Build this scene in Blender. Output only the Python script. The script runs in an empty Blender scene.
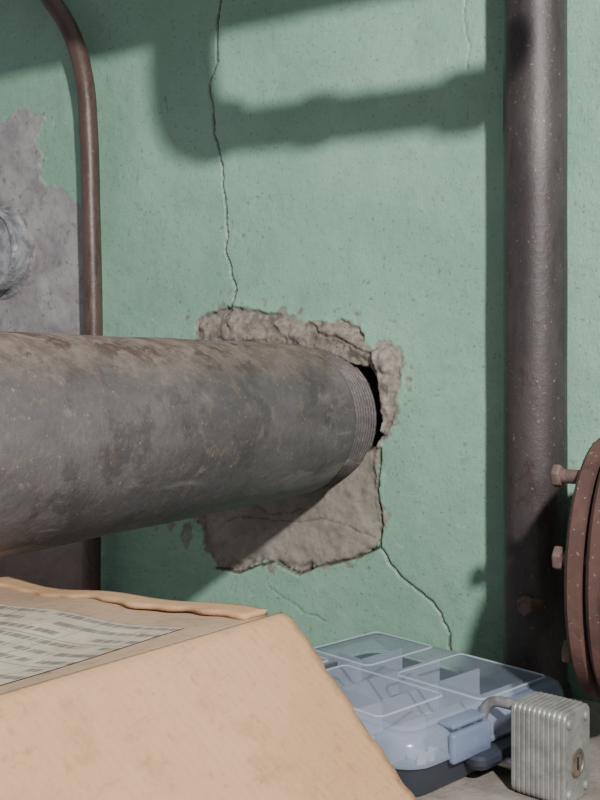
import bpy, bmesh, math, random
import numpy as np
from mathutils import Vector, Matrix
random.seed(4)
H = 1.4   # eye height above floor; local z values below are relative to it
scene = bpy.context.scene

# ---------------------------------------------------------------- helpers
def lin(c):
    return tuple(((x/255)/12.92 if x/255 <= .04045 else ((x/255+.055)/1.055)**2.4) for x in c) + (1,)

class NT:
    def __init__(s, name):
        s.m = bpy.data.materials.new(name); s.m.use_nodes = True
        s.t = s.m.node_tree; s.b = s.t.nodes['Principled BSDF']; s.co = None
    def n(s, typ, **k):
        x = s.t.nodes.new(typ)
        for a, v in k.items():
            if a in x.inputs.keys(): x.inputs[a].default_value = v
            else: setattr(x, a, v)
        return x
    def l(s, a, b): s.t.links.new(a, b)
    def coord(s):
        if not s.co: s.co = s.n('ShaderNodeTexCoord').outputs['Object']
        return s.co
    def noise(s, scale, detail=6, rough=.6, stretch=None, dist=0):
        c = s.coord()
        if stretch:
            mp = s.n('ShaderNodeMapping'); mp.inputs['Scale'].default_value = stretch
            s.l(c, mp.inputs[0]); c = mp.outputs[0]
        x = s.n('ShaderNodeTexNoise'); x.inputs['Scale'].default_value = scale
        x.inputs['Detail'].default_value = detail; x.inputs['Roughness'].default_value = rough
        x.inputs['Distortion'].default_value = dist
        s.l(c, x.inputs['Vector']); return x.outputs[0]
    def ramp(s, src, a, b, va=0, vb=1):
        x = s.n('ShaderNodeMapRange'); x.interpolation_type = 'SMOOTHSTEP'
        for i, v in zip((1, 2, 3, 4), (a, b, va, vb)): x.inputs[i].default_value = v
        s.l(src, x.inputs[0]); return x.outputs[0]
    def mix(s, f, a, b, mode='MIX'):
        x = s.n('ShaderNodeMix', data_type='RGBA', blend_type=mode)
        for i, v in ((0, f), (6, a), (7, b)):
            if isinstance(v, (int, float)): x.inputs[i].default_value = v
            elif isinstance(v, tuple): x.inputs[i].default_value = v
            else: s.l(v, x.inputs[i])
        return x.outputs[2]
    def math(s, op, a, b=0):
        x = s.n('ShaderNodeMath', operation=op)
        for i, v in ((0, a), (1, b)):
            if isinstance(v, (int, float)): x.inputs[i].default_value = v
            else: s.l(v, x.inputs[i])
        return x.outputs[0]
    def attr(s, name):
        return s.n('ShaderNodeAttribute', attribute_name=name).outputs['Fac']
    def color(s, c):
        if isinstance(c, tuple): s.b.inputs['Base Color'].default_value = c
        else: s.l(c, s.b.inputs['Base Color'])
    def bump(s, h, dist, strength=1):
        x = s.n('ShaderNodeBump'); x.inputs['Distance'].default_value = dist
        x.inputs['Strength'].default_value = strength
        s.l(h, x.inputs['Height']); s.l(x.outputs[0], s.b.inputs['Normal'])
    def set(s, **k):
        for a, v in k.items():
            a = a.replace('_', ' ')
            if isinstance(v, (int, float, tuple)): s.b.inputs[a].default_value = v
            else: s.l(v, s.b.inputs[a])

def mesh_obj(name, verts, faces, mat=None, smooth=False, parent=None):
    me = bpy.data.meshes.new(name); me.from_pydata([tuple(v) for v in verts], [], faces); me.update()
    o = bpy.data.objects.new(name, me); scene.collection.objects.link(o)
    if mat: me.materials.append(mat)
    if smooth:
        for p in me.polygons: p.use_smooth = True
    if parent: o.parent = parent
    return o

def empty(name, loc=(0, 0, 0), rot=0):
    o = bpy.data.objects.new(name, None); scene.collection.objects.link(o)
    o.location = loc; o.rotation_euler = (0, 0, rot); return o

def fin(bm, name, mat, parent=None, smooth=False, angle=None):
    me = bpy.data.meshes.new(name); bm.normal_update(); bm.to_mesh(me); bm.free()
    o = bpy.data.objects.new(name, me); scene.collection.objects.link(o)
    me.materials.append(mat)
    if smooth:
        for p in me.polygons: p.use_smooth = True
        if angle is not None: me.set_sharp_from_angle(angle=math.radians(angle))
    if parent: o.parent = parent
    return o

def box(name, c, s, mat, bev=.003, parent=None, seg=2):
    bm = bmesh.new(); bmesh.ops.create_cube(bm, size=1)
    for v in bm.verts: v.co = Vector((v.co.x*s[0]+c[0], v.co.y*s[1]+c[1], v.co.z*s[2]+c[2]))
    if bev: bmesh.ops.bevel(bm, geom=bm.edges[:], offset=bev, segments=seg, profile=.5, affect='EDGES')
    return fin(bm, name, mat, parent, True, 40)

def basis(d):
    d = Vector(d).normalized()
    up = Vector((0, 0, 1)) if abs(d.z) < .9 else Vector((1, 0, 0))
    a = d.cross(up).normalized(); b = a.cross(d).normalized()
    return d, a, b

def lathe(name, origin, axis, prof, mat, n=64, parent=None, angle=35, wob=0):
    """prof: list of (distance along axis, radius)"""
    d, a, b = basis(axis); O = Vector(origin); V = []; F = []
    for i, (s, r) in enumerate(prof):
        for k in range(n):
            th = 2*math.pi*k/n
            rr = r*(1+wob*math.sin(3*th+i)+wob*.6*math.sin(7*th+2*i))
            V.append(O+d*s+(a*math.cos(th)+b*math.sin(th))*rr)
    for i in range(len(prof)-1):
        for k in range(n):
            k2 = (k+1) % n
            F.append((i*n+k, i*n+k2, (i+1)*n+k2, (i+1)*n+k))
    F.append(tuple(range(n))[::-1]); F.append(tuple((len(prof)-1)*n+k for k in range(n)))
    o = mesh_obj(name, V, F, mat, True, parent)
    bm = bmesh.new(); bm.from_mesh(o.data); bmesh.ops.recalc_face_normals(bm, faces=bm.faces); bm.to_mesh(o.data); bm.free()
    o.data.set_sharp_from_angle(angle=math.radians(angle)); return o

def tube(name, pts, r, mat, parent=None, res=12, closed=False, smoothpath=True):
    cu = bpy.data.curves.new(name, 'CURVE'); cu.dimensions = '3D'; cu.bevel_depth = r; cu.bevel_resolution = 6; cu.use_fill_caps = True
    cu.resolution_u = res
    sp = cu.splines.new('BEZIER' if smoothpath else 'POLY')
    P = sp.bezier_points if smoothpath else sp.points
    P.add(len(pts)-1)
    for p, q in zip(P, pts):
        if smoothpath: p.co = q; p.handle_left_type = p.handle_right_type = 'AUTO'
        else: p.co = (*q, 1)
    o = bpy.data.objects.new(name, cu); scene.collection.objects.link(o)
    dg = bpy.context.evaluated_depsgraph_get(); me = bpy.data.meshes.new_from_object(o.evaluated_get(dg))
    bpy.data.objects.remove(o)
    o = bpy.data.objects.new(name, me); scene.collection.objects.link(o); me.materials.clear(); me.materials.append(mat)
    for p in me.polygons: p.use_smooth = True
    me.set_sharp_from_angle(angle=math.radians(50))
    if parent: o.parent = parent
    return o

def hexnut(name, origin, axis, length, R, mat, parent):
    d, a, b = basis(axis); O = Vector(origin); bm = bmesh.new()
    rings = []
    for s, k in ((0, .90), (.15*length, 1), (.8*length, 1), (length, .85)):
        rings.append([bm.verts.new(O+d*s+(a*math.cos(i*math.pi/3+.3)+b*math.sin(i*math.pi/3+.3))*R*k) for i in range(6)])
    for r1, r2 in zip(rings, rings[1:]):
        for i in range(6): bm.faces.new((r1[i], r1[(i+1) % 6], r2[(i+1) % 6], r2[i]))
    bm.faces.new(rings[0][::-1]); bm.faces.new(rings[-1])
    bmesh.ops.recalc_face_normals(bm, faces=bm.faces)
    bmesh.ops.bevel(bm, geom=bm.edges[:], offset=R*.08, segments=2, profile=.5, affect='EDGES')
    return fin(bm, name, mat, parent, True, 40)

# ---------------------------------------------------------------- numpy noise
rng = np.random.default_rng(7)
def vnoise(x, y, s):
    g = rng.random((256, 256)); x = x*s+1000.3; y = y*s+1000.7
    xi = np.floor(x).astype(int); yi = np.floor(y).astype(int); fx = x-xi; fy = y-yi
    fx = fx*fx*(3-2*fx); fy = fy*fy*(3-2*fy)
    G = lambda a, b: g[a % 256, b % 256]
    return (G(xi, yi)*(1-fx)+G(xi+1, yi)*fx)*(1-fy)+(G(xi, yi+1)*(1-fx)+G(xi+1, yi+1)*fx)*fy
def fbm(x, y, s, o=4):
    r = 0; a = .5
    for i in range(o): r = r+a*(vnoise(x, y, s)-.5)*2; s *= 2.03; a *= .5
    return r
def sstep(x, a, b):
    t = np.clip((x-a)/(b-a), 0, 1); return t*t*(3-2*t)
def pdist(x, y, pts, closed=False):
    d = np.full(x.shape, 9.); n = len(pts)
    for i in range(n if closed else n-1):
        ax, ay = pts[i]; bx, by = pts[(i+1) % n]
        t = np.clip(((x-ax)*(bx-ax)+(y-ay)*(by-ay))/((bx-ax)**2+(by-ay)**2+1e-12), 0, 1)
        d = np.minimum(d, np.hypot(x-ax-t*(bx-ax), y-ay-t*(by-ay)))
    return d
def sdf(x, y, pts):
    d = pdist(x, y, pts, True); ins = np.zeros(x.shape, bool); n = len(pts)
    for i in range(n):
        ax, ay = pts[i]; bx, by = pts[(i+1) % n]
        if ay == by: continue
        c = ((ay > y) != (by > y)) & (x < (bx-ax)*(y-ay)/(by-ay)+ax)
        ins ^= c
    return np.where(ins, d, -d)

# ---------------------------------------------------------------- wall shapes (metres on the wall)
patch = [(-.7912,.0615),(-.775,.0741),(-.7479,.081),(-.7047,.0733),(-.6599,.0694),(-.6168,.0572),(-.5684,.0561),(-.5456,.0437),(-.5297,.0282),(-.5064,.0279),(-.4911,.0196),(-.4962,-.0127),(-.5,-.0417),(-.5115,-.071),(-.5219,-.0947),(-.5245,-.1416),(-.5193,-.1822),(-.5219,-.2093),(-.5589,-.2269),(-.5958,-.2366),(-.631,-.2512),(-.6673,-.2413),(-.6971,-.2506),(-.723,-.2583),(-.7574,-.2568),(-.775,-.2326),(-.778,-.203),(-.8,-.195),(-.805,-.147),(-.79,-.0144)]
void = [(-.631,.006),(-.559,.006),(-.545,.000),(-.534,.003),(-.523,-.020),(-.5195,-.060),(-.525,-.090),(-.546,-.0965),(-.569,-.085),(-.631,-.0625)]
ledge = [(-.530,.022),(-.506,.0244),(-.4975,.015),(-.504,-.0244),(-.508,-.0534),(-.516,-.076),(-.5195,-.060),(-.522,-.013)]
slab = [(-.70,-.14),(-.631,-.1237),(-.555,-.0937),(-.530,-.095),(-.526,-.142),(-.522,-.206),(-.562,-.2236),(-.631,-.240),(-.668,-.234),(-.744,-.251),(-.767,-.232),(-.775,-.190)]
plaster = [(-1.6,.39),(-1.154,.365),(-1.108,.372),(-1.067,.358),(-1.084,.331),(-1.055,.3046),(-1.061,.276),(-1.012,.2547),(-.979,.2235),(-.956,.152),(-.965,.0545),(-.974,-.114),(-.971,-.352),(-1.032,-.445),(-1.6,-.49)]
cracks = [([(-.745,.4995),(-.750,.475),(-.7545,.424),(-.756,.396)],.0012),
 ([(-.756,.396),(-.767,.369),(-.762,.341),(-.758,.302),(-.747,.262),(-.744,.223),(-.739,.184)],.0007),
 ([(-.739,.184),(-.741,.1525),(-.733,.1263),(-.727,.1006),(-.734,.078),(-.745,.0565)],.0009),
 ([(-.5205,-.209),(-.509,-.2256),(-.4935,-.240),(-.476,-.251),(-.456,-.262),(-.444,-.279),(-.435,-.298),(-.432,-.3155)],.0005),
 ([(-.415,.4225),(-.4175,.389),(-.4105,.360),(-.413,.333)],.0003),
 ([(-.675,-.270),(-.646,-.285),(-.624,-.297),(-.596,-.303)],.0003),
 ([(-.744,-.195),(-.705,-.187),(-.653,-.1895),(-.603,-.182),(-.562,-.188),(-.522,-.2)],.0003),
 ([(-.70,-.17),(-.68,-.182),(-.65,-.178),(-.63,-.17)],.0003),
 ([(-.5219,-.0947),(-.5245,-.1416),(-.5193,-.1822),(-.5219,-.2093),(-.5589,-.2269),(-.5958,-.2366),(-.631,-.2512),(-.6673,-.2413),(-.6971,-.2506),(-.723,-.2583),(-.7574,-.2568)],.0018),
 ([(-.6168,.0572),(-.60,.043),(-.575,.038),(-.55,.025),(-.53,.015)],.0009)]

xs = np.concatenate([np.linspace(-2.4,-1.3,12), np.arange(-1.27,-.22,.0017), np.linspace(-.2,1.4,14)])
zs = np.concatenate([np.linspace(-1.4,-.40,8), np.arange(-.36,.56,.0017), np.linspace(.6,1.3,8)])
X, Z = np.meshgrid(xs, zs)
nn = fbm(X, Z, 45, 5); nf = fbm(X+5, Z, 160, 3); nb = fbm(X+3, Z+2, 9, 4)
sp = sdf(X, Z, patch)+nn*.008+nf*.0026
sv = sdf(X, Z, void)+nn*.006
sl = sdf(X, Z, ledge)+nn*.003
sb = sdf(X, Z, slab)+nn*.004
spl = sdf(X, Z, plaster)+nn*.018+nb*.012
cem = sstep(sp, -.0012, .0024)
# small chips of paint lost around the patch
chipn = fbm(X+9, Z+4, 75, 4); near = np.exp(-np.clip(-sdf(X, Z, patch), 0, 1)/.016)
chip = sstep(chipn*.9+near*.7, .66, .78)*(near > .05)*.8
dl = np.hypot((X+.82)/.07, (Z+.20)/.05)
chip = np.maximum(chip, sstep(chipn+.62*np.exp(-dl*dl*1.1), .60, .74)*(dl < 2)*.75)
pit = sstep(fbm(X+1, Z+7, 150, 2), .52, .63)*(fbm(X, Z+3, 7, 2) > -.02)
cem2 = np.maximum(cem, chip)
slabm = sstep(sb, -.004, .004); ledm = sstep(sl, -.001, .002); vdm = sstep(sv, -.001, .002)
pls = sstep(spl, -.001, .003)
rim = np.exp(-(np.clip(-sp, 0, 1)/.006)**2)*(1-cem)   # paint swollen round the repair
wig = fbm(X+2, Z+8, 60, 4)*.0035; wig2 = fbm(X+12, Z+1, 60, 4)*.0035
crk = np.zeros_like(X)
for pts, w in cracks:
    d = pdist(X+wig, Z+wig2, pts)
    ww = w*(1+.9*fbm(X+6, Z+6, 40, 2))
    crk = np.maximum(crk, 1-sstep(d, ww*.45, ww*.45+.0014) if w > .0004 else (1-sstep(d, 0, .0012))*.5)
rough_c = fbm(X+4, Z+9, 110, 5); lump = fbm(X+8, Z+9, 24, 3); lump2 = fbm(X+18, Z+5, 55, 3)
bulge = sstep(sp, 0, .02)*np.exp(-((Z-.045)/.035)**2)
Y = nb*.0018+fbm(X, Z+11, 55, 3)*.0006
Y = Y+cem*(.0015+rough_c*.0045+lump*.010+lump2*.006-bulge*.007)*(1-slabm*.72)
Y = Y-rim*.0012*(.6+nn)
Y = Y+chip*.0010*(1-cem)+pit*.0006
Y = Y-ledm*(.010+lump*.008)
Y = Y+slabm*cem*.003
Y = Y-pls*(.0015+fbm(X, Z, 25, 3)*.0035)
Y = Y+crk*.004
Y = np.where(vdm > 0, Y*(1-vdm)+vdm*.12, Y)
Y = Y+(sstep(.083-np.hypot(X+.615, Z+.059), 0, .002))*.12*(1-vdm)
ny, nx = X.shape
V = np.stack([X.ravel(), Y.ravel(), Z.ravel()+H], 1).astype(np.float32)
idx = np.arange(nx*ny).reshape(ny, nx)
Q = np.stack([idx[:-1, :-1].ravel(), idx[:-1, 1:].ravel(), idx[1:, 1:].ravel(), idx[1:, :-1].ravel()], 1).astype(np.int32)
me = bpy.data.meshes.new('wall_back'); me.vertices.add(len(V)); me.vertices.foreach_set('co', V.ravel())
me.loops.add(Q.size); me.loops.foreach_set('vertex_index', Q.ravel())
me.polygons.add(len(Q)); me.polygons.foreach_set('loop_start', np.arange(0, Q.size, 4, dtype=np.int32))
me.polygons.foreach_set('loop_total', np.full(len(Q), 4, dtype=np.int32))
me.polygons.foreach_set('use_smooth', np.ones(len(Q), bool))
me.update(calc_edges=True); me.validate()
for nme, arr in (('cem', cem2), ('crk', crk), ('pls', pls), ('slab', slabm), ('led', ledm), ('vd', vdm), ('pit', pit)):
    a = me.attributes.new(nme, 'FLOAT', 'POINT'); a.data.foreach_set('value', arr.ravel().astype(np.float32))
wall = bpy.data.objects.new('wall_back', me); scene.collection.objects.link(wall)

# ---------------------------------------------------------------- materials
m = NT('green_wall_paint')
g = m.mix(m.ramp(m.noise(5, 5), .35, .65), lin((124,161,141)), lin((137,174,154)))
g = m.mix(m.math('MULTIPLY', m.ramp(m.noise(38, 8, .7), .5, .72), .35), g, lin((106,138,120)))
g = m.mix(m.math('MULTIPLY', m.ramp(m.noise(7, 8, .75, (1,1,.5), .8), .50, .70), .4), g, lin((110,130,112)))
g = m.mix(m.math('MULTIPLY', m.ramp(m.noise(220, 3, .6), .60, .68), .55), g, lin((84,102,90)))
g = m.mix(m.math('MULTIPLY', m.ramp(m.noise(90, 6, .8, (1,1,.25), .5), .60, .68), .45), g, lin((92,104,90)))
g = m.mix(m.math('MULTIPLY', m.ramp(m.noise(130, 5, .7, (.3,1,1), .5), .62, .70), .4), g, lin((168,192,176)))
c1 = m.mix(m.ramp(m.noise(55, 8, .75), .38, .62), lin((108,99,92)), lin((144,135,126)))
c1 = m.mix(m.ramp(m.noise(240, 4, .7), .58, .68), c1, lin((80,71,66)))
c2 = m.mix(m.ramp(m.noise(30, 8, .7), .35, .65), lin((124,118,110)), lin((145,138,128)))
c2 = m.mix(m.math('MULTIPLY', m.ramp(m.noise(180, 5, .7), .56, .68), .5), c2, lin((100,93,86)))
cm = m.mix(m.attr('slab'), c1, c2)
cm = m.mix(m.attr('led'), cm, m.mix(m.ramp(m.noise(70, 6, .7), .4, .6), lin((120,111,104)), lin((156,148,138))))
cm = m.mix(m.attr('vd'), cm, lin((38,33,30)))
pl = m.mix(m.ramp(m.noise(14, 7, .65), .35, .65), lin((130,126,128)), lin((158,154,155)))
pl = m.mix(m.math('MULTIPLY', m.ramp(m.noise(90, 5, .7), .54, .66), .6), pl, lin((106,98,98)))
sx = m.n('ShaderNodeSeparateXYZ'); m.l(m.coord(), sx.inputs[0])
low = m.ramp(sx.outputs[2], H-.30, H-.16, 1, 0)
pl = m.mix(m.math('MULTIPLY', low, .7), pl, lin((120,96,84)))
col = m.mix(m.attr('pls'), g, pl)
col = m.mix(m.attr('cem'), col, cm)
col = m.mix(m.math('MULTIPLY', m.attr('pit'), .6), col, lin((92,100,88)))
col = m.mix(m.math('MULTIPLY', m.attr('crk'), .88), col, lin((62,50,43)))
m.color(col)
anym = m.math('MAXIMUM', m.attr('cem'), m.attr('pls'))
m.set(Roughness=m.ramp(anym, 0, 1, .42, .92))
hh = m.math('ADD', m.math('MULTIPLY', m.noise(60, 6, .65), .6), m.math('MULTIPLY', m.noise(330, 4, .6, (1, 1, .5)), .25))
m.bump(hh, .0026, .85)
me.materials.append(m.m)

m = NT('dusty_grey_pipe_paint')
c = m.mix(m.ramp(m.noise(9, 8, .7, (1,.5,1)), .35, .65), lin((78,73,74)), lin((104,98,98)))
c = m.mix(m.math('MULTIPLY', m.ramp(m.noise(26, 8, .75, (1,.35,1), .6), .54, .66), .5), c, lin((128,121,118)))
c = m.mix(m.math('MULTIPLY', m.ramp(m.noise(14, 7, .7), .54, .62), .5), c, lin((62,56,57)))
c = m.mix(m.math('MULTIPLY', m.ramp(m.noise(75, 6, .7), .54, .64), .4), c, lin((122,107,96)))
c = m.mix(m.math('MULTIPLY', m.ramp(m.noise(11, 7, .65, (1,.6,1.4), 1.0), .60, .66), .45), c, lin((138,130,124)))
geo = m.n('ShaderNodeNewGeometry'); sn = m.n('ShaderNodeSeparateXYZ'); m.l(geo.outputs['Normal'], sn.inputs[0])
top = m.ramp(m.math('ADD', sn.outputs[2], m.math('MULTIPLY', m.noise(12, 7, .7), .6)), .70, 1.28)
dust = m.mix(m.ramp(m.noise(45, 8, .8), .4, .62), lin((98,83,76)), lin((134,119,108)))
dust = m.mix(m.math('MULTIPLY', m.ramp(m.noise(22, 6, .75), .54, .60), .9), dust, lin((78,57,46)))
c = m.mix(m.math('MULTIPLY', top, .9), c, dust)
c = m.mix(m.math('MULTIPLY', m.ramp(m.noise(300, 3, .6), .66, .72), .5), c, lin((178,170,160)))
m.color(c); m.set(Roughness=m.ramp(top, 0, 1, .5, .9), Metallic=.1)
m.bump(m.math('ADD', m.noise(30, 8, .7), m.math('MULTIPLY', m.noise(160, 5, .7), .4)), .003, .7)
MAT_BIG = m.m

def rusty(name, a, b, c3, rough=.55, metal=.35, sc=1, st=(1, 1, .35), speck=.5):
    m = NT(name)
    c = m.mix(m.ramp(m.noise(16*sc, 8, .7, st), .36, .64), lin(a), lin(b))
    c = m.mix(m.math('MULTIPLY', m.ramp(m.noise(40*sc, 8, .75, st, .4), .52, .64), .75), c, lin(c3))
    c = m.mix(m.math('MULTIPLY', m.ramp(m.noise(9*sc, 8, .8, st, .6), .56, .64), .5), c, lin(tuple(min(255, int(x*1.3)) for x in b)))
    c = m.mix(m.math('MULTIPLY', m.ramp(m.noise(260, 3, .6), .64, .72), speck), c, lin((150,140,132)))
    m.color(c); m.set(Roughness=rough, Metallic=metal)
    m.bump(m.math('ADD', m.noise(60, 7, .7), m.math('MULTIPLY', m.noise(300, 4), .4)), .0010, .6)
    return m.m
MAT_STEEL = rusty('worn_brown_steel', (56,51,52), (76,69,69), (56,42,38), .5, .3)
MAT_CONDUIT = rusty('brown_painted_conduit', (72,56,51), (90,71,65), (56,44,40), .42, .1)
MAT_RUST = rusty('rusted_cast_iron', (66,45,40), (86,61,54), (48,34,31), .88, .0)
MAT_BOLT = rusty('rusty_bolt_steel', (82,64,60), (106,88,82), (66,46,40), .6, .2)

m = NT('galvanised_duct_metal'); c = m.mix(m.ramp(m.noise(30, 6), .4, .6), lin((112,113,117)), lin((158,159,163)))
m.color(c); m.set(Roughness=.55, Metallic=.15); m.bump(m.noise(50, 4), .005, 1); MAT_DUCT = m.m

def cardboard(name, a, b, sc):
    m = NT(name)
    c = m.mix(m.ramp(m.noise(6, 5, .6), .35, .65), lin(a), lin(b))
    c = m.mix(m.math('MULTIPLY', m.ramp(m.noise(140, 4, .7, (1, 1, 1)), .54, .70), .4), c, lin(sc))
    c = m.mix(m.math('MULTIPLY', m.ramp(m.noise(25, 6, .7), .52, .7), .45), c, lin(sc))
    c = m.mix(m.math('MULTIPLY', m.ramp(m.noise(60, 5, .7, (3, .3, 1)), .56, .7), .3), c, lin(sc))
    m.color(c); m.set(Roughness=.9)
    # faint corrugation flutes under the liner
    sx = m.n('ShaderNodeSeparateXYZ'); m.l(m.coord(), sx.inputs[0])
    fl = m.math('SINE', m.math('MULTIPLY', m.math('ADD', sx.outputs[1], m.math('MULTIPLY', sx.outputs[0], -.15)), 1100.))
    h = m.math('ADD', m.math('ADD', m.noise(120, 5, .6), m.math('MULTIPLY', m.noise(14, 3), 2)), m.math('MULTIPLY', fl, .05))
    m.bump(h, .0011, .75); return m.m
MAT_CARD = cardboard('cardboard', (172,134,98), (184,146,109), (138,105,77))
MAT_CARDTOP = cardboard('dusty_cardboard_top', (150,124,102), (170,143,118), (116,96,80))

# ---------------------------------------------------------------- big pipe into the wall
pc = Vector((-.615, 0, -.059+H))
bp = empty('large_heating_pipe')
prof = []
for i in range(90):
    s = 2.0*i/89; prof.append((s, .089+.0004*math.sin(i*.9)))
prof += [(2.004, .0888), (2.007, .0878), (2.009, .0855), (2.009, .082)]
lathe('pipe_body', pc+Vector((0, -2.055, 0)), (0, 1, 0), prof, MAT_BIG, 128, bp, 30)
rp = [(0, .080)]
for i in range(9): rp += [(.002+i*.0065, .0805), (.0035+i*.0065, .0848), (.0055+i*.0065, .0848), (.007+i*.0065, .0805)]
lathe('ribbed_sleeve', pc+Vector((0, -.048, 0)), (0, 1, 0), rp+[(.12, .08)], MAT_BIG, 96, bp, 25)

# ---------------------------------------------------------------- vertical pipe right
vx, vy = -.3240, -.037
vp = empty('vertical_steel_pipe')
lathe('pipe_body', (vx, vy, H-.338), (0, 0, 1), [(0, .0324)]+[(.05*i, .0324+.0002*math.sin(i*1.7)) for i in range(1, 36)], MAT_STEEL, 72, vp)
lathe('base_collar', (vx, vy, H-.3395), (0, 0, 1), [(0, .036), (.012, .036), (.016, .034)], MAT_STEEL, 48, vp)
lathe('plug_shaft', (vx+.012, vy-.025, H-.236), (-.35, -.9, 0), [(0, .006), (.018, .006)], MAT_BOLT, 20, vp)
hexnut('plug_head', (vx+.012-.35*.0165, vy-.025-.0149, H-.236), (-.35, -.9, 0), .008, .0105, MAT_BOLT, vp)
# ---------------------------------------------------------------- conduit left
tube('bent_conduit_pipe', [(-1.30,-.03,H+.66),(-1.17,-.03,H+.632),(-1.075,-.03,H+.576),(-1.016,-.03,H+.514),(-.978,-.03,H+.459),(-.957,-.03,H+.401),(-.948,-.03,H+.324),(-.944,-.03,H+.22),(-.9395,-.03,H+.053),(-.9415,-.03,H-.13),(-.944,-.03,H-.338)], .0128, MAT_CONDUIT)
# ---------------------------------------------------------------- duct stub
dp = empty('metal_vent_duct')
lathe('duct_tube', (-1.150, .02, H+.174), (0, -1, 0), [(0,.063),(.02,.0635),(.026,.066),(.030,.0635),(.036,.065),(.042,.0635),(.052,.0635),(.054,.062),(.054,.058),(.03,.057)], MAT_DUCT, 64, dp, 50, .012)
lathe('duct_end_plate', (-1.150, .0, H+.174), (0, -1, 0), [(0,.0575),(.030,.0575),(.0302,.03)], MAT_DUCT, 64, dp, 50)
m = NT('grey_mortar'); m.color(m.mix(m.ramp(m.noise(60, 6, .7), .4, .6), lin((112,108,108)), lin((146,142,142)))); m.set(Roughness=.9); m.bump(m.noise(90, 6, .7), .004, .8)
lathe('mortar_collar', (-1.150, .01, H+.174), (0, -1, 0), [(0,.078),(.008,.075),(.013,.071),(.016,.066),(.016,.060)], m.m, 64, dp, 80, .02)

# ---------------------------------------------------------------- flange
fl = empty('rusty_pipe_flange')
fc = Vector((-.2135, -.139, H-.176)); ax = Vector((1, 0, 0))
lathe('blind_disc', fc+Vector((-.018,0,0)), ax, [(0,.10),(0,.113),(.003,.116),(.012,.116),(.014,.113),(.014,.08)], MAT_RUST, 96, fl)
lathe('flange_disc', fc, ax, [(0,.09),(0,.116),(.003,.119),(.016,.119),(.019,.116),(.019,.075),(.024,.074),(.024,.062),(.04,.054),(.06,.050),(.40,.050)], MAT_RUST, 96, fl)
lathe('gasket', fc+Vector((-.005,0,0)), ax, [(0,.105),(.006,.105)], MAT_RUST, 64, fl)
for i, (ang, l1) in enumerate([(124,.020),(168,.006),(216,.003),(262,.004),(307,.004),(352,.006),(34,.006),(78,.006)]):
    th = math.radians(ang)
    p = fc+Vector((0, math.cos(th)*.101, math.sin(th)*.101))
    lathe(f'bolt_shaft_{i+1}', p+Vector((-.018-l1, 0, 0)), ax, [(0,.0056),(.002,.0062),(l1+.018+.040,.0062)], MAT_BOLT, 20, fl)
    hexnut(f'bolt_head_{i+1}', p+Vector((-.018-l1-.006, 0, 0)), ax, .008, .0105, MAT_BOLT, fl)
    hexnut(f'nut_{i+1}', p+Vector((.0192, 0, 0)), ax, .010, .0115, MAT_BOLT, fl)

# ---------------------------------------------------------------- workbench
m = NT('dusty_bench_top'); c = m.mix(m.ramp(m.noise(14, 8, .7), .35, .65), lin((122,114,106)), lin((158,150,142)))
c = m.mix(m.math('MULTIPLY', m.ramp(m.noise(120, 5, .7), .55, .7), .5), c, lin((92,82,74)))
m.color(c); m.set(Roughness=.9); m.bump(m.noise(80, 7, .7), .002, .7); MAT_BENCH = m.m
wb = empty('workbench')
box('bench_top', (-.55, -.505, H-.36), (1.9, .98, .04), MAT_BENCH, .004, wb)
for i, (x, y) in enumerate([(-1.42,-.08),(.32,-.08),(-1.42,-.93),(.32,-.93)]):
    box(f'leg_{i+1}', (x, y, (H-.381)/2), (.07, .07, H-.382), MAT_BENCH, .004, wb)
m = NT('concrete_floor'); m.color(m.mix(m.ramp(m.noise(4, 8, .7), .3, .7), lin((104,100,96)), lin((136,130,124)))); m.set(Roughness=.9)
bm = bmesh.new(); bmesh.ops.create_grid(bm, x_segments=4, y_segments=4, size=1)
for v in bm.verts: v.co = Vector((v.co.x*1.9-.5, v.co.y*1.9-1.88, 0))
fin(bm, 'floor', m.m)

# ---------------------------------------------------------------- cardboard box
cb = empty('cardboard_box')
P = Vector((-.319,-.542,H-.151)); C = Vector((-.601,-.501,H-.167)); A = Vector((-.371,-.898,H-.151)); G = C+A-P
def grid_patch(name, f, nu, nv, mat, parent, thick=0):
    V = []; F = []
    for j in range(nv+1):
        for i in range(nu+1): V.append(f(i/nu, j/nv))
    for j in range(nv):
        for i in range(nu):
            k = j*(nu+1)+i; F.append((k, k+1, k+nu+2, k+nu+1))
    o = mesh_obj(name, V, F, mat, True, parent)
    if thick:
        md = o.modifiers.new('s', 'SOLIDIFY'); md.thickness = thick; md.offset = 0
    return o
nrm = Vector((0, 0, 1))
def ftop(u, v):
    p = P.lerp(A, u); q = C.lerp(G, u); r = p.lerp(q, v)
    return r+nrm*(.0025*math.sin(u*9+1)*math.sin(v*3.1)+.0012*math.sin(v*14+u*5)-.004*math.sin(v*math.pi))
grid_patch('top_panel', ftop, 40, 30, MAT_CARDTOP, cb, .004)
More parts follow.
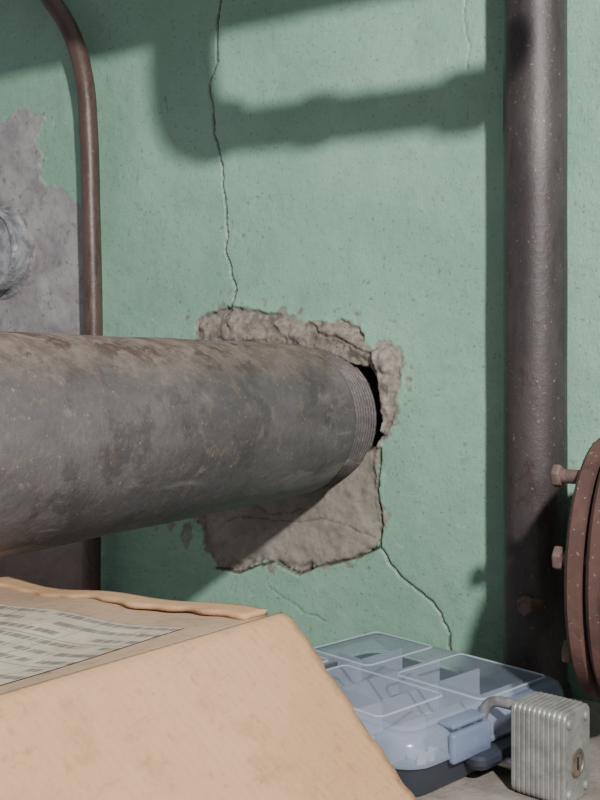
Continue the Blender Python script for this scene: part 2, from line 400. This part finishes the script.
# strip of the lid flap along the back (far) edge with a slightly torn outline
def flid(u, v):
    w = .055+.006*math.sin(u*21)+.004*math.sin(u*53+1)
    uu = -.006+v*w; r = ftop(max(uu, 0), .04+u*.95)
    return r+Vector((0, 0, .0034+.0015*math.sin(u*6)))+Vector((.145, .989, 0))*(.002*(1-v))
grid_patch('taped_lid_strip', flid, 60, 4, MAT_CARD, cb, .003)
zb = H-.3385
def side(name, a, b):
    def f(u, v):
        p = a.lerp(b, u); n = (b-a).cross(Vector((0,0,1))).normalized()
        return Vector((p.x, p.y, p.z-.003+(zb-p.z+.003)*v))+n*.003*math.sin(u*math.pi)*math.sin(v*math.pi)
    grid_patch(name, f, 20, 10, MAT_CARD, cb, .004)
side('side_panel_1', P, C); side('side_panel_2', C, G); side('side_panel_3', G, A); side('side_panel_4', A, P)
bm = bmesh.new(); vs = [bm.verts.new((q.x, q.y, zb)) for q in (P, C, G, A)]; bm.faces.new(vs); fin(bm, 'bottom_panel', MAT_CARD, cb)
b = Vector((.70,-.107,-.70)).normalized(); cout = Vector((.989,-.145,0)).normalized()
def fflap(u, v):
    edge = .0016*math.sin(v*31)+.0011*math.sin(v*77+1)
    base = P.lerp(A, -.018+u*1.018+edge*(1-u)*1.2)
    s = v*.18; R = .013
    # soft crease that turns from the lid plane down to the flap direction
    ang = math.acos(max(-1, min(1, cout.dot(b)))); arc = R*ang
    dn = (b-cout*cout.dot(b)).normalized()
    if s < arc:
        t = s/R; off = cout*(R*math.sin(t))+dn*(R*(1-math.cos(t)))
    else:
        off = cout*(R*math.sin(ang))+dn*(R*(1-math.cos(ang)))+b*(s-arc)
    nf = b.cross((A-P).normalized()).normalized()
    if nf.z < 0: nf = -nf
    return base+off-cout*.004+Vector((0,0,.0015))+nf*(.0022*math.sin(u*7+v*2)*v+.0012*math.sin(u*23+v*9)*v)
grid_patch('open_flap', fflap, 60, 80, MAT_CARD, cb, .004)
# label
m = NT('printed_shipping_label')
sx = m.n('ShaderNodeSeparateXYZ'); tc = m.n('ShaderNodeTexCoord'); m.l(tc.outputs['UV'], sx.inputs[0])
U_, V_ = sx.outputs[0], sx.outputs[1]
row = m.math('MULTIPLY', V_, 15.); fr = m.math('FRACT', row); rid = m.math('FLOOR', row)
inrow = m.math('MULTIPLY', m.ramp(fr, .22, .3), m.ramp(fr, .62, .7, 1, 0))
cv = m.n('ShaderNodeCombineXYZ'); m.l(m.math('MULTIPLY', U_, 44), cv.inputs[0]); m.l(m.math('MULTIPLY', rid, 3.7), cv.inputs[1])
tn = m.n('ShaderNodeTexNoise'); tn.inputs['Scale'].default_value = 1.6; tn.inputs['Detail'].default_value = 4; m.l(cv.outputs[0], tn.inputs['Vector'])
ink = m.math('MULTIPLY', inrow, m.ramp(tn.outputs[0], .42, .48))
blk = m.n('ShaderNodeCombineXYZ'); m.l(m.math('MULTIPLY', U_, 3), blk.inputs[0]); m.l(m.math('MULTIPLY', rid, .5), blk.inputs[1])
bn = m.n('ShaderNodeTexNoise'); bn.inputs['Scale'].default_value = 1.3; m.l(blk.outputs[0], bn.inputs['Vector'])
ink = m.math('MULTIPLY', ink, m.ramp(bn.outputs[0], .4, .44))
ln = m.ramp(m.math('FRACT', m.math('MULTIPLY', V_, 5)), .0, .06, 1, 0)
ln2 = m.ramp(m.math('FRACT', m.math('MULTIPLY', m.math('ADD', U_, .1), 2.4)), .0, .025, 1, 0)
ink = m.math('MAXIMUM', ink, m.math('MULTIPLY', m.math('MAXIMUM', ln, ln2), .9))
paper = m.mix(m.ramp(m.noise(18, 7, .7), .4, .65), lin((194,186,170)), lin((172,160,142)))
paper = m.mix(m.math('MULTIPLY', m.ramp(m.noise(70, 6, .8), .52, .65), .6), paper, lin((146,126,106)))
m.color(m.mix(m.math('MULTIPLY', ink, .68), paper, lin((78,74,70)))); m.set(Roughness=.7)
def flab(u, v):
    uu = .14+u*.62; vv = .10+v*.70
    return ftop(uu, vv)+Vector((0, 0, .0027))
lo = grid_patch('shipping_label', flab, 30, 26, m.m, cb)
uv = lo.data.uv_layers.new(name='UVMap')
for p in lo.data.polygons:
    for li in p.loop_indices:
        vi = lo.data.loops[li].vertex_index; uv.data[li].uv = ((vi // 31)/26, (vi % 31)/30)

# ---------------------------------------------------------------- organizer case
def plastic(name, c, alpha, rough=.22, c2=None):
    m = NT(name)
    m.color(m.mix(m.ramp(m.noise(10, 6), .35, .65), lin(c), lin(c2 or c)))
    m.set(Alpha=alpha, Roughness=rough); m.b.inputs['Specular IOR Level'].default_value = .6
    m.bump(m.noise(40, 4), .0008, .5); return m.m
MAT_LID = plastic('clear_blue_plastic', (150,164,186), .24, .16, (180,190,204))
MAT_RIM = plastic('clear_blue_plastic_rim', (140,154,180), .46, .2, (160,172,194))
MAT_RDG = plastic('clear_blue_plastic_ridge', (176,186,204), .6, .2, (190,198,212))
MAT_BASE = plastic('dark_navy_plastic', (38,42,52), 1, .4, (48,52,62))
MAT_DIV = plastic('divider_plastic', (150,160,180), .75, .3, (168,176,192))
MAT_TRAY = plastic('tray_plastic', (82,94,112), 1, .4, (104,114,130))
MAT_LATCH = plastic('latch_plastic', (130,144,172), .6, .25)
oc = empty('parts_organizer_case', (-.412, -.198, H-.34), math.radians(-16.15)); oc.scale = (1.04, 1.02, 1.14)
LX, LY, HH = .244, .235, .05
def rrect(hx, hy, r, n=6):
    out = []
    for cx, cy, a0 in ((hx-r, hy-r, 0), (-hx+r, hy-r, 90), (-hx+r, -hy+r, 180), (hx-r, -hy+r, 270)):
        for i in range(n+1):
            a = math.radians(a0+90*i/n); out.append((cx+r*math.cos(a), cy+r*math.sin(a)))
    return out
def loft(name, secs, mat, parent, cap0=True, cap1=True, off=(0, 0)):
    V = []; F = []
    for z, hx, hy, r in secs:
        ring = rrect(hx, hy, r); n = len(ring)
        V += [(x+off[0], y+off[1], z) for x, y in ring]
    for i in range(len(secs)-1):
        for k in range(n):
            k2 = (k+1) % n; F.append((i*n+k, i*n+k2, (i+1)*n+k2, (i+1)*n+k))
    if cap0: F.append(tuple(range(n))[::-1])
    if cap1: F.append(tuple((len(secs)-1)*n+k for k in range(n)))
    o = mesh_obj(name, V, F, mat, True, parent); o.data.set_sharp_from_angle(angle=math.radians(35)); return o
hx, hy = LX/2, LY/2
loft('base_tray', [(0.0005,hx-.010,hy-.010,.022),(.004,hx-.006,hy-.006,.024),(.024,hx-.003,hy-.003,.026),(.024,hx-.006,hy-.006,.024),(.006,hx-.009,hy-.009,.022)], MAT_BASE, oc)
box('tray_floor', (0,0,.0085), (LX-.034, LY-.034, .002), MAT_TRAY, .001, oc)
for i in range(1, 5): box(f'divider_{i}', (-hx+LX*i/5, 0, .024), (.0022, LY-.034, .026), MAT_DIV, 0, oc)
for i in range(1, 3): box(f'cross_divider_{i}', (0, -hy+LY*i/3, .024), (LX-.034, .0022, .026), MAT_DIV, 0, oc)
loft('lid_rim', [(.0245,hx+.001,hy+.001,.028),(.0265,hx+.001,hy+.001,.028),(.0275,hx-.001,hy-.001,.026),(.038,hx-.003,hy-.003,.025),(.0425,hx-.006,hy-.006,.023),(.045,hx-.011,hy-.011,.020),(.0445,hx-.016,hy-.016,.016),(.0465,hx-.019,hy-.019,.014)], MAT_RIM, oc, False, False)
loft('lid_panel', [(.0465,hx-.019,hy-.019,.014),(.0475,hx-.021,hy-.021,.013)], MAT_LID, oc, False, True)
for i, (cx, cy, sx_, sy_) in enumerate([(-.065,.047,.080,.10),(.055,.047,.10,.10),(-.085,-.055,.045,.085),(.015,-.055,.12,.085)]):
    loft(f'lid_ridge_{i+1}', [(.0475,sx_/2,sy_/2,.008),(.0484,sx_/2-.0008,sy_/2-.0008,.0075),(.0484,sx_/2-.0022,sy_/2-.0022,.006),(.0477,sx_/2-.003,sy_/2-.003,.005)], MAT_RDG, oc, False, False, (cx, cy))
for i, cy in enumerate((-.045,)):
    box(f'latch_{i+1}', (hx+.0015, cy, .031), (.007, .050, .022), MAT_LATCH, .003, oc, 3)
    box(f'latch_catch_{i+1}', (hx-.006, cy, .0455), (.016, .044, .004), MAT_LATCH, .0018, oc, 3)
loft('carry_handle', [(.012,.008,.045,.007),(.016,.011,.048,.009),(.020,.011,.048,.009),(.022,.009,.046,.008)], MAT_BASE, oc, True, True, (hx+.004, 0))
rr = random.Random(2)
MAT_BITS = [plastic('part_white', (186,190,192), 1), plastic('part_dark', (56,60,66), 1)]
for j in range(2):
    bm = bmesh.new()
    for i in range(60):
        cx = rr.uniform(-hx+.024, hx-.024); cy = rr.uniform(-hy+.024, hy-.024)
        s = rr.uniform(.004, .012); mt = Matrix.Translation((cx, cy, .010+s/3)) @ Matrix.Rotation(rr.uniform(0, 3), 4, 'Z') @ Matrix.Diagonal((s*2, s*.7, s*.6, 1))
        bmesh.ops.create_cube(bm, size=1, matrix=mt)
    fin(bm, f'small_parts_{j+1}', MAT_BITS[j], oc)

# ---------------------------------------------------------------- padlock
m = NT('laminated_steel'); c = m.mix(m.ramp(m.noise(60, 6, .7), .35, .65), lin((130,131,127)), lin((156,157,151)))
c = m.mix(m.math('MULTIPLY', m.ramp(m.noise(150, 5, .7), .55, .7), .5), c, lin((112,102,92)))
m.color(c); m.set(Roughness=.5, Metallic=.4); m.bump(m.noise(200, 5), .0004, .5); MAT_LAM = m.m
m = NT('old_brass'); m.color(m.mix(m.ramp(m.noise(120, 5), .4, .6), lin((104,96,84)), lin((132,124,108)))); m.set(Roughness=.45, Metallic=.5); MAT_BRASS = m.m
m = NT('keyhole_black'); m.color(m.mix(m.noise(30), lin((18,16,15)), lin((30,27,25)))); m.set(Roughness=.7); MAT_BLACK = m.m
m = NT('shackle_steel'); m.color(m.mix(m.ramp(m.noise(60, 5), .4, .6), lin((130,128,128)), lin((170,168,168)))); m.set(Roughness=.35, Metallic=.5); MAT_SHK = m.m
pk = empty('padlock', (-.2405, -.259, H-.34), math.radians(-11.2))
# local: +x = keyhole end, -x = shackle end, y = thickness, z = width
SL, TH, WD = .047, .043, .073
npl = 11; pitch = SL/npl
for i in range(npl):
    x0 = -SL/2+i*pitch
    bm = bmesh.new(); k = 1 if 0 < i < npl-1 else .985
    ringA = rrect(TH/2*k, WD/2*k, .006, 4)
    w = pitch*.86
    secs = [(x0, .985), (x0+w*.18, 1), (x0+w*.82, 1), (x0+w, .985), (x0+pitch, .975)]
    rings = [[bm.verts.new((xx, y*s, z*s+WD/2+.0005)) for y, z in ringA] for xx, s in secs]
    n = len(ringA)
    for r1, r2 in zip(rings, rings[1:]):
        for q in range(n): bm.faces.new((r1[q], r1[(q+1) % n], r2[(q+1) % n], r2[q]))
    bm.faces.new(rings[0][::-1]); bm.faces.new(rings[-1])
    bmesh.ops.recalc_face_normals(bm, faces=bm.faces)
    fin(bm, f'plate_{i+1}', MAT_LAM, pk)
for i, (y, z) in enumerate([(-.014,.009),(.014,.009),(-.014,.064),(.014,.064)]):
    lathe(f'rivet_{i+1}', (SL/2-.001, y, z), (1, 0, 0), [(0,.0042),(.0018,.004),(.0028,.003),(.003,.001)], MAT_LAM, 20, pk)
lathe('lock_cylinder', (SL/2-.001, 0, .030), (1, 0, 0), [(0,.0115),(.0012,.0115),(.0018,.0105),(.0018,.0088),(.0012,.0085),(.0012,.002)], MAT_BRASS, 40, pk)
box('keyway', (SL/2+.0004, 0, .030), (.0006, .0022, .010), MAT_BLACK, 0, pk)
sx0 = -SL/2+.004
tube('shackle', [(sx0,0,.0625),(sx0-.020,0,.063),(sx0-.034,0,.061),(sx0-.042,0,.052),(sx0-.044,0,.038),(sx0-.042,0,.025),(sx0-.034,0,.0165),(sx0-.018,0,.014),(sx0,0,.014)], .0046, MAT_SHK, pk)

# ---------------------------------------------------------------- overhead pipework (above the frame, throws the wall shadow)
oh = empty('overhead_pipework')
tube('main_run', [(-1.9,-.3,H+.58),(-.9,-.3,H+.58),(.3,-.3,H+.572),(.41,-.3,H+.57),(.46,-.3,H+.52),(.48,-.3,H+.40),(.48,-.3,H-.4),(.48,-.3,.0)], .066, MAT_STEEL, oh)
tube('riser', [(-.504,-.3,H+.57),(-.503,-.3,H+.52),(-.502,-.3,H+.47),(-.494,-.3,H+.433),(-.472,-.3,H+.413),(-.45,-.3,H+.410)], .031, MAT_STEEL, oh)
tube('branch', [(-.47,-.3,H+.4095),(-.33,-.3,H+.406),(-.172,-.3,H+.404)], .0215, MAT_STEEL, oh)
lathe('coupling', (-.355,-.3,H+.4065), (1,0,-.0), [(0,.024),(.004,.0262),(.022,.0262),(.026,.024)], MAT_STEEL, 32, oh)
lathe('end_cap', (-.205,-.3,H+.4045), (1,0,-.0), [(0,.025),(.004,.029),(.034,.029),(.038,.025)], MAT_STEEL, 32, oh)

# ---------------------------------------------------------------- light
la = bpy.data.lights.new('work_lamp_light', 'AREA'); la.shape = 'DISK'; la.size = .09; la.energy = 63; la.color = (1, .975, .945)
lo = bpy.data.objects.new('work_lamp_light', la); scene.collection.objects.link(lo)
lp = Vector((.73,-1.5,H+.83)); lo.location = lp
lo.rotation_euler = (Vector((-.6,0,H))-lp).to_track_quat('-Z', 'Y').to_euler()
w = bpy.data.worlds.new('World'); scene.world = w; w.use_nodes = True
w.node_tree.nodes['Background'].inputs[0].default_value = (.95,.96,1,1); w.node_tree.nodes['Background'].inputs[1].default_value = .44

# ---------------------------------------------------------------- camera
cd = bpy.data.cameras.new('Camera'); cd.lens = 45; cd.sensor_width = 36; cd.shift_y = -.03875; cd.clip_start = .02
cam = bpy.data.objects.new('Camera', cd); scene.collection.objects.link(cam)
cam.location = (0, -1.05, H); cam.rotation_euler = (math.radians(90), 0, math.radians(30.97)); scene.camera = cam
